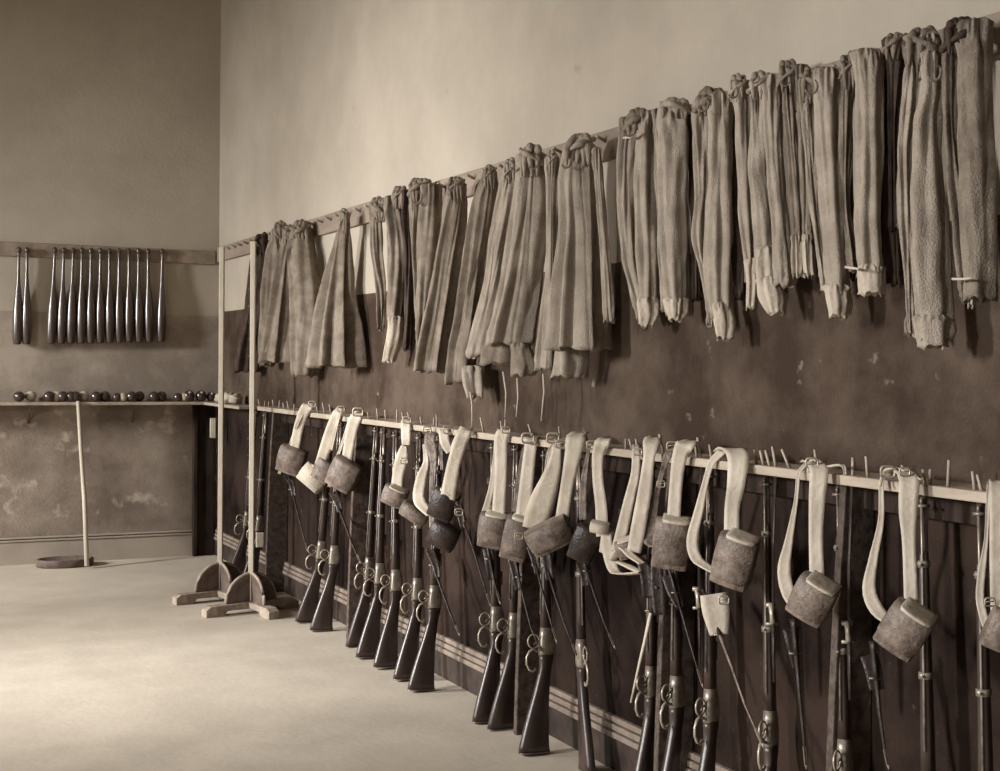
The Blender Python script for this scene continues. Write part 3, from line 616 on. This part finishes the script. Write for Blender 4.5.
belt('belt with a dark square pouch, farthest of those with a broad pale strap', [S((312,404,.10,9),(309,405,.165,11),(304,412,O,11),(298,430,O,10),(295,447,O,11)), S((309,407,.16,3),(300,418,O+.01,3),(290,445,O+.01,3),(279,474,O+.01,3))], [K(292,460,28,26,18,top=None)], [([(287,475),(292,484),(294,496)],O,(7,6,4))], [(312,404,.18,3.5)])
bayonet('thin sheathed bayonet hanging below the farthest square pouch', [(292,490),(297,510),(302,530),(307,550)], O, 4)
belt('belt with a pale boxy pouch seen edge-on, left of the speckled board', [S((343,408,.10,9),(339,410,.165,10),(334,422,O,11),(328,440,O,12),(322,458,O,10)), S((341,408,.165,3),(337,424,O+.02,3),(331,450,O+.02,3))], [K(313,478,28,20,38,m='buff',top='buff',tilt=.2), K(324,470,20,22,30,m='leather',top=None,off=.165)], [], [(341,409,.18,3.5)])
belt('belt with a tilted brown pouch hanging in front of the far dark support board', [S((362,413,.10,10),(358,414,.165,12),(353,425,O,12),(349,445,O,11),(347,458,O,11)), S((350,418,.17,3),(345,435,O+.01,3),(336,462,O+.02,3),(329,487,O+.01,3))], [K(344,474,30,30,28,off=.20,top=None)], [([(333,492),(338,502),(340,512)],O,(9,7,5))], [(358,412,.18,5)])
bayonet('sheathed bayonet crossing the far dark support board', [(338,506),(345,524),(352,543),(360,562)], O, 5)
belt('belt with a short round-ended pale pouch above the group of full rifle butts', [S((408,420,.10,8),(406,421,.17,10),(406,436,O,10),(406,445,O,9)), S((404,446,O,6),(402,458,O,13),(398,475,O,12),(397,488,O,13))], [K(395,496,25,18,22,m='leather',top='buff')], [], [(404,461,O+.02,3.5),(407,420,.19,4)])
belt('belt with dark teardrop strap and small mottled pouch, left of the large hanging V strap', [S((434,431,.10,8),(431,432,.17,10),(430,442,O,12),(433,456,O,9),(434,478,O,3),(433,490,O,3),m='leather'), S((424,444,.17,3),(426,462,O,6),(421,480,O,11),(419,500,O,12),(424,506,O,10))], [K(415,513,30,13,30,m='leather',top=None)], [([(404,500),(412,502),(418,508)],O,(5,7,5))], [(427,430,.19,4)])
belt('belt with broad pale V strap over the rack and a dark pointed pouch', [S((449,431,.13,10),(444,430,.18,11),(445,442,O,10),(450,452,O,8)), S((452,452,O,6),(458,440,O,9),(466,428,O+.01,12)), S((468,428,.17,11),(464,434,O+.02,14),(458,450,O+.02,14),(453,468,O+.02,14),(450,485,O+.02,16)), S((440,430,.18,3),(441,445,O,3),(442,470,O,3),m='leather')], [K(444,504,27,30,24,m='leather_dark',off=.20)], [([(458,505),(461,515),(463,528)],O+.01,(8,8,5))], [(448,430,.2,4.5),(459,512,O+.03,4)])
bayonet('slender sheathed bayonet with a pale tip, left of the middle rifles', [(463,520),(472,545),(481,575),(490,604)], O, 4.5)
belt('belt with a black pouch hanging low below the dark pointed pouch', [S((436,440,.10,5),(434,445,.17,5),(432,480,.17,5),(432,520,.17,6),(434,532,.17,8),m='leather')], [K(444,535,30,24,26,off=.16,m='leather_dark',top=None)], [([(430,550),(436,566),(438,578)],.16,(9,7,5))])
bayonet('dark sheathed bayonet under the low black pouch', [(433,566),(440,585),(449,610),(459,634)], .16, 5)
belt('belt with straight pale strap and squared brown pouch in the middle of the rack', [S((508,428,.10,10),(505,430,.17,13),(501,440,O,14),(501,470,O,13),(499,506,O,14)), S((496,435,.16,2.5),(494,460,.17,3),(491,490,.17,6),(485,512,.17,8))], [K(494,530,31,34,9)], [([(488,548),(490,562),(491,580)],O,(11,10,6))], [(506,430,.2,4)])
bayonet('sheathed bayonet directly under the squared brown pouch', [(490,560),(494,580),(500,602)], O, 6)
belt('belt with narrow shaded strap and mottled pouch, directly right of the squared pouch', [S((536,437,.10,10),(532,439,.17,12),(530,452,O,13),(527,480,O,14),(523,516,O,15)), S((528,440,.17,3),(523,455,O,4),(518,485,O,5),(515,512,O,5),m='leather')], [K(517,538,28,44,14,m='leather',top='buff')], [([(512,558),(516,575),(518,590)],.17,(9,8,5))], [(528,438,.2,6),(519,536,.23,4)])
bayonet('long dark bayonet sheath slanting toward the guard of a near rifle', [(519,578),(524,600),(531,628),(541,652)], .17, 4.5)
belt('belt with two pale straps meeting on a pouch tipped almost on its side', [S((560,440,.13,8),(557,446,.18,9),(555,462,O,13),(550,480,O,19),(541,505,O,26),(538,514,O,22)), S((582,432,.10,14),(576,436,.18,20),(573,455,O+.01,17),(567,485,O+.01,13),(563,512,O+.01,14)), S((556,440,.17,3),(549,452,.17,4),(546,470,.16,3))], [K(550,535,46,27,-27,m='leather',top=None,off=.23,tilt=-.2)], [([(531,545),(535,558),(538,574)],O,(10,9,6)), ([(546,552),(548,566),(550,580)],O,(10,10,8))], [(553,438,.2,6),(561,444,.2,5)])
bayonet('dark bayonet sheath under the pouch tipped on its side, left of two', [(536,566),(542,590),(549,615),(556,640)], O, 5)
bayonet('dark bayonet sheath under the pouch tipped on its side, right of two', [(548,572),(556,598),(566,628),(577,656)], O, 5)
belt('belt with a curved pale strap and round dark pouch, left of the white folded belt', [S((609,438,.10,12),(604,440,.18,16),(598,455,O,12),(598,480,O,11),(601,505,O,12),(602,524,O,13)), S((590,443,.17,3),(587,460,.17,4),(583,490,.17,8),(583,520,.17,8),m='leather')], [K(585,543,27,36,22,m='leather_dark',top=None), K(600,527,20,10,8,m='buff',top=None,off=.20,stud=False)], [([(580,562),(584,572),(586,586)],O,(9,10,6))], [(592,445,.2,5)])
bayonet('dotted dark bayonet sheath hanging clear over the wall between rifles', [(587,572),(595,596),(604,622),(614,646)], O, 5)
belt('white belt folded into a pale boxy pile below two slanting straps', [S((636,444,.13,7),(636,455,.18,8),(635,475,O,9),(628,505,O,11),(620,540,O,13)), S((656,436,.10,12),(652,440,.18,18),(649,458,O+.02,12),(645,490,O+.02,14),(638,530,O+.02,15),(634,552,O+.02,14)), S((606,530,O,10),(608,550,O+.01,12),(616,572,O+.01,10),(640,573,O+.01,9)), S((612,560,O+.03,8),(622,548,O+.03,9),(632,556,O+.03,9),(642,563,O+.03,8),yaw=.1), S((640,572,O+.02,6),(628,566,O+.03,8),(618,562,O+.03,7))], [K(627,548,22,18,-20,m='leather',top='buff',off=.19,stud=False), K(607,540,12,24,10,m='buff',top=None,off=.17,stud=False)], [([(641,556),(646,572),(648,598)],O,(12,13,10))], [(638,452,.2,4)])
bayonet('palest straight bayonet sheath slanting down to the left near the moulding', [(651,612),(645,640),(638,670),(631,702)], O, 7.5, 'buff', tip=False)
belt('belt with dark squarish pouch under a straight strap, right of the white folded belt', [S((694,440,.10,14),(687,443,.18,20),(680,455,O+.01,15),(676,485,O+.01,13),(674,515,O+.01,14)), S((672,446,.13,7),(668,455,.18,8),(660,480,.17,5),(653,510,.17,10),(650,540,.17,13),(656,546,.17,8),m='leather')], [K(672,543,38,50,7,m='leather',top='buff')], [([(656,560),(658,590),(660,615)],O,(10,14,12)), ([(668,575),(674,592),(680,608)],O,(13,13,7))], [(661,484,.2,4),(672,446,.2,5)])
bayonet('long dark bayonet sheath slanting right to the last rifle guard', [(676,594),(683,618),(692,650),(702,684)], O, 5)
belt('belt with the widest pale strap and a bright bucket-shaped brown pouch', [S((722,452,.12,18),(730,448,.17,22),(738,455,O,22),(736,485,O+.02,18),(732,510,O+.02,15),(732,532,O+.02,16)), S((724,450,.14,8),(712,462,.17,7),(706,480,O,6),(699,510,O,9),(692,540,O,11),(696,558,O,11),(706,566,O,11),(716,572,O,9))], [K(735,560,44,52,16,m='leather',top='buff',off=.235,yaw=.55)], [([(700,590),(706,600),(712,610)],.18,(6,8,8)), ([(713,594),(716,612),(719,635)],.20,(26,27,18),'buff')], [(724,600,.24,5)])
bayonet('long pale bayonet sheath below the white frog, reaching the bottom edge', [(720,636),(731,665),(745,705),(762,744)], .20, 6, 'leather', tipm='brass')
belt('belt with a large tilted brown pouch, left of the last two at the right', [S((806,462,.10,12),(812,461,.16,18),(819,468,O+.01,19),(817,500,O+.02,16),(816,540,O+.02,14),(817,574,O+.02,15)), S((808,464,.14,5),(799,472,.17,4),(796,500,O,4),(789,540,O,8),(784,570,O,13),(789,595,O,13),(799,608,O,11)), S((808,472,.19,3),(813,459,.17,4),(826,466,.17,4),(842,465,.17,4),(845,474,.19,3),n=30)], [K(813,599,46,42,27,m='leather',top='buff',off=.24,yaw=.6,tilt=-.25)], [([(791,628),(794,642),(797,668)],.19,(17,16,9))], [(812,463,.2,6)])
bayonet('dark bayonet sheath under the large tilted pouch left of the last', [(796,655),(799,690),(803,730),(806,765)], .19, 8)
belt('belt with the last full pouch before the right edge, tilted with a pale end', [S((898,470,.10,13),(902,470,.16,18),(909,478,O+.01,20),(908,510,O+.02,18),(909,545,O+.02,13),(911,595,O+.02,14)), S((893,473,.14,8),(882,480,.17,5),(881,520,O,6),(873,560,O,9),(869,590,O,13),(877,610,O,14),(890,622,O,11)), S((880,486,.19,3),(885,471,.17,4),(900,468,.17,5),(916,476,.17,5),(922,479,.18,4),n=30)], [K(905,629,50,48,31,m='leather',top='buff',off=.24,yaw=.6,tilt=-.25)], [([(868,655),(873,668),(877,690)],.19,(16,17,14))], [(888,472,.2,7),(905,472,.2,5)])
bayonet('dark bayonet sheath at the lower right under the last full pouch', [(876,680),(879,710),(884,745),(888,765)], .19, 8)
belt('pale belt loop cut off by the right edge of the picture', [S((990,482,.14,6),(988,500,O,4),(986,540,O,4),(982,570,O,7),(980,600,O,8),(985,620,O,8)), S((996,480,.14,14),(998,500,O,16),(998,560,O,16),(998,600,O,14))], [K(1003,630,34,40,20,m='leather',off=.23)], [], [(990,602,.22,5)])
# hanging brass-tipped scabbard hilts between the near belts
for i, (x, y, lab) in enumerate([(773,622,'bayonet hilt with a pale knob below the rack, left of the large tilted pouch'), (849,640,'bayonet hilt with a pale knob between the two large tilted pouches'), (699,606,'short bayonet hilt beside the white frog')]):
    off = .15; a = P(x-2, y-17, off); b = P(x, y+2, off); c = P(x+1, y+60, off)
    t = thing('bayonet', lab, 'bayonet', a, 'sheathed bayonets hanging from the belts')
    g = G(); g.tube([a, (a+b)/2, b], [.009,.007,.009], 10); g.tube([a-right0*.014, a+right0*.014], .007, 8); g.build('grip', 'brass', t)
    g = G(); g.tube([b-right0*.02, b+right0*.02], .005, 8); g.build('crossguard', 'steel', t)
    g = G(); g.tube([b, (b+c)/2, c], [.012,.010,.007], 10, flat=.5, fdir=tuple(fwd0)); g.build('scabbard', 'leather_dark', t)
    tp = a.copy(); tp.z = ZR0; tp.x = D-.14
    g = G(); g.tube([tp, (tp+b)/2+Vector((-.005,0,0)), b], .006, 6, flat=.4); g.build('frog_strap', 'leather_dark', t)
# ---------------------------------------------------------------- small things at the far end of the rack
def plaque(label, name, px, py, w, h, off, m):
    c = P(px, py, off); s = depth(c)/F
    g = G(); g.box((-.012, -w*s/2, -h*s/2), (.012, w*s/2, h*s/2), Matrix.Translation(c) @ Matrix.Rotation(-YAW-math.pi/2+.3, 4, 'Z')); o = g.build(name, m, None, False); bevel(o, .006)
    o['label'] = label; o['category'] = 'pouch'
plaque('pale box standing in for the lock glint on the far rifle beside the front stand pole', 'pouch_glint_box', 260, 540, 8, 15, .17, 'buff')  # glint of the far rifle's receiver, modelled as a pale box
plaque('small white pouch left of the rear stand pole under the shelf', 'pouch_glint_box', 213, 428, 6, 20, .12, 'buff')
# ---------------------------------------------------------------- light, sky, camera
w = bpy.data.worlds.new('world'); bpy.context.scene.world = w; w.use_nodes = True
bg = w.node_tree.nodes['Background']; bg.inputs[0].default_value = (1,.985,.96,1); bg.inputs[1].default_value = .07
for k, (a, b) in enumerate(wins):
    L = bpy.data.lights.new('window_daylight', 'AREA'); L.shape = 'RECTANGLE'; L.size = .65; L.size_y = b-a
    L.energy = [420, 980, 1250][k]; L.color = (1,1,1)
    o = bpy.data.objects.new('window_daylight', L); C.objects.link(o)
    o.location = (XL-2.4, (a+b)/2, 3.38)
    d = Vector((D, (a+b)/2+(2.5, 2.5, -1.0)[k], 1.7))-o.location
    o.rotation_euler = d.to_track_quat('-Z', 'Y').to_euler()
cam = bpy.data.cameras.new('camera'); cam.sensor_width = 36; cam.lens = 36*F/W0; cam.clip_start = .05
co = bpy.data.objects.new('camera', cam); C.objects.link(co)
mt = Matrix((right, up, -fwd)).transposed().to_4x4(); mt.translation = EYEV; co.matrix_world = mt
sc = bpy.context.scene; sc.camera = co
sc.view_settings.view_transform = 'Standard'; sc.view_settings.look = 'None'; sc.view_settings.gamma = 1; sc.view_settings.use_curve_mapping = False
sc.view_settings.exposure = 0.32
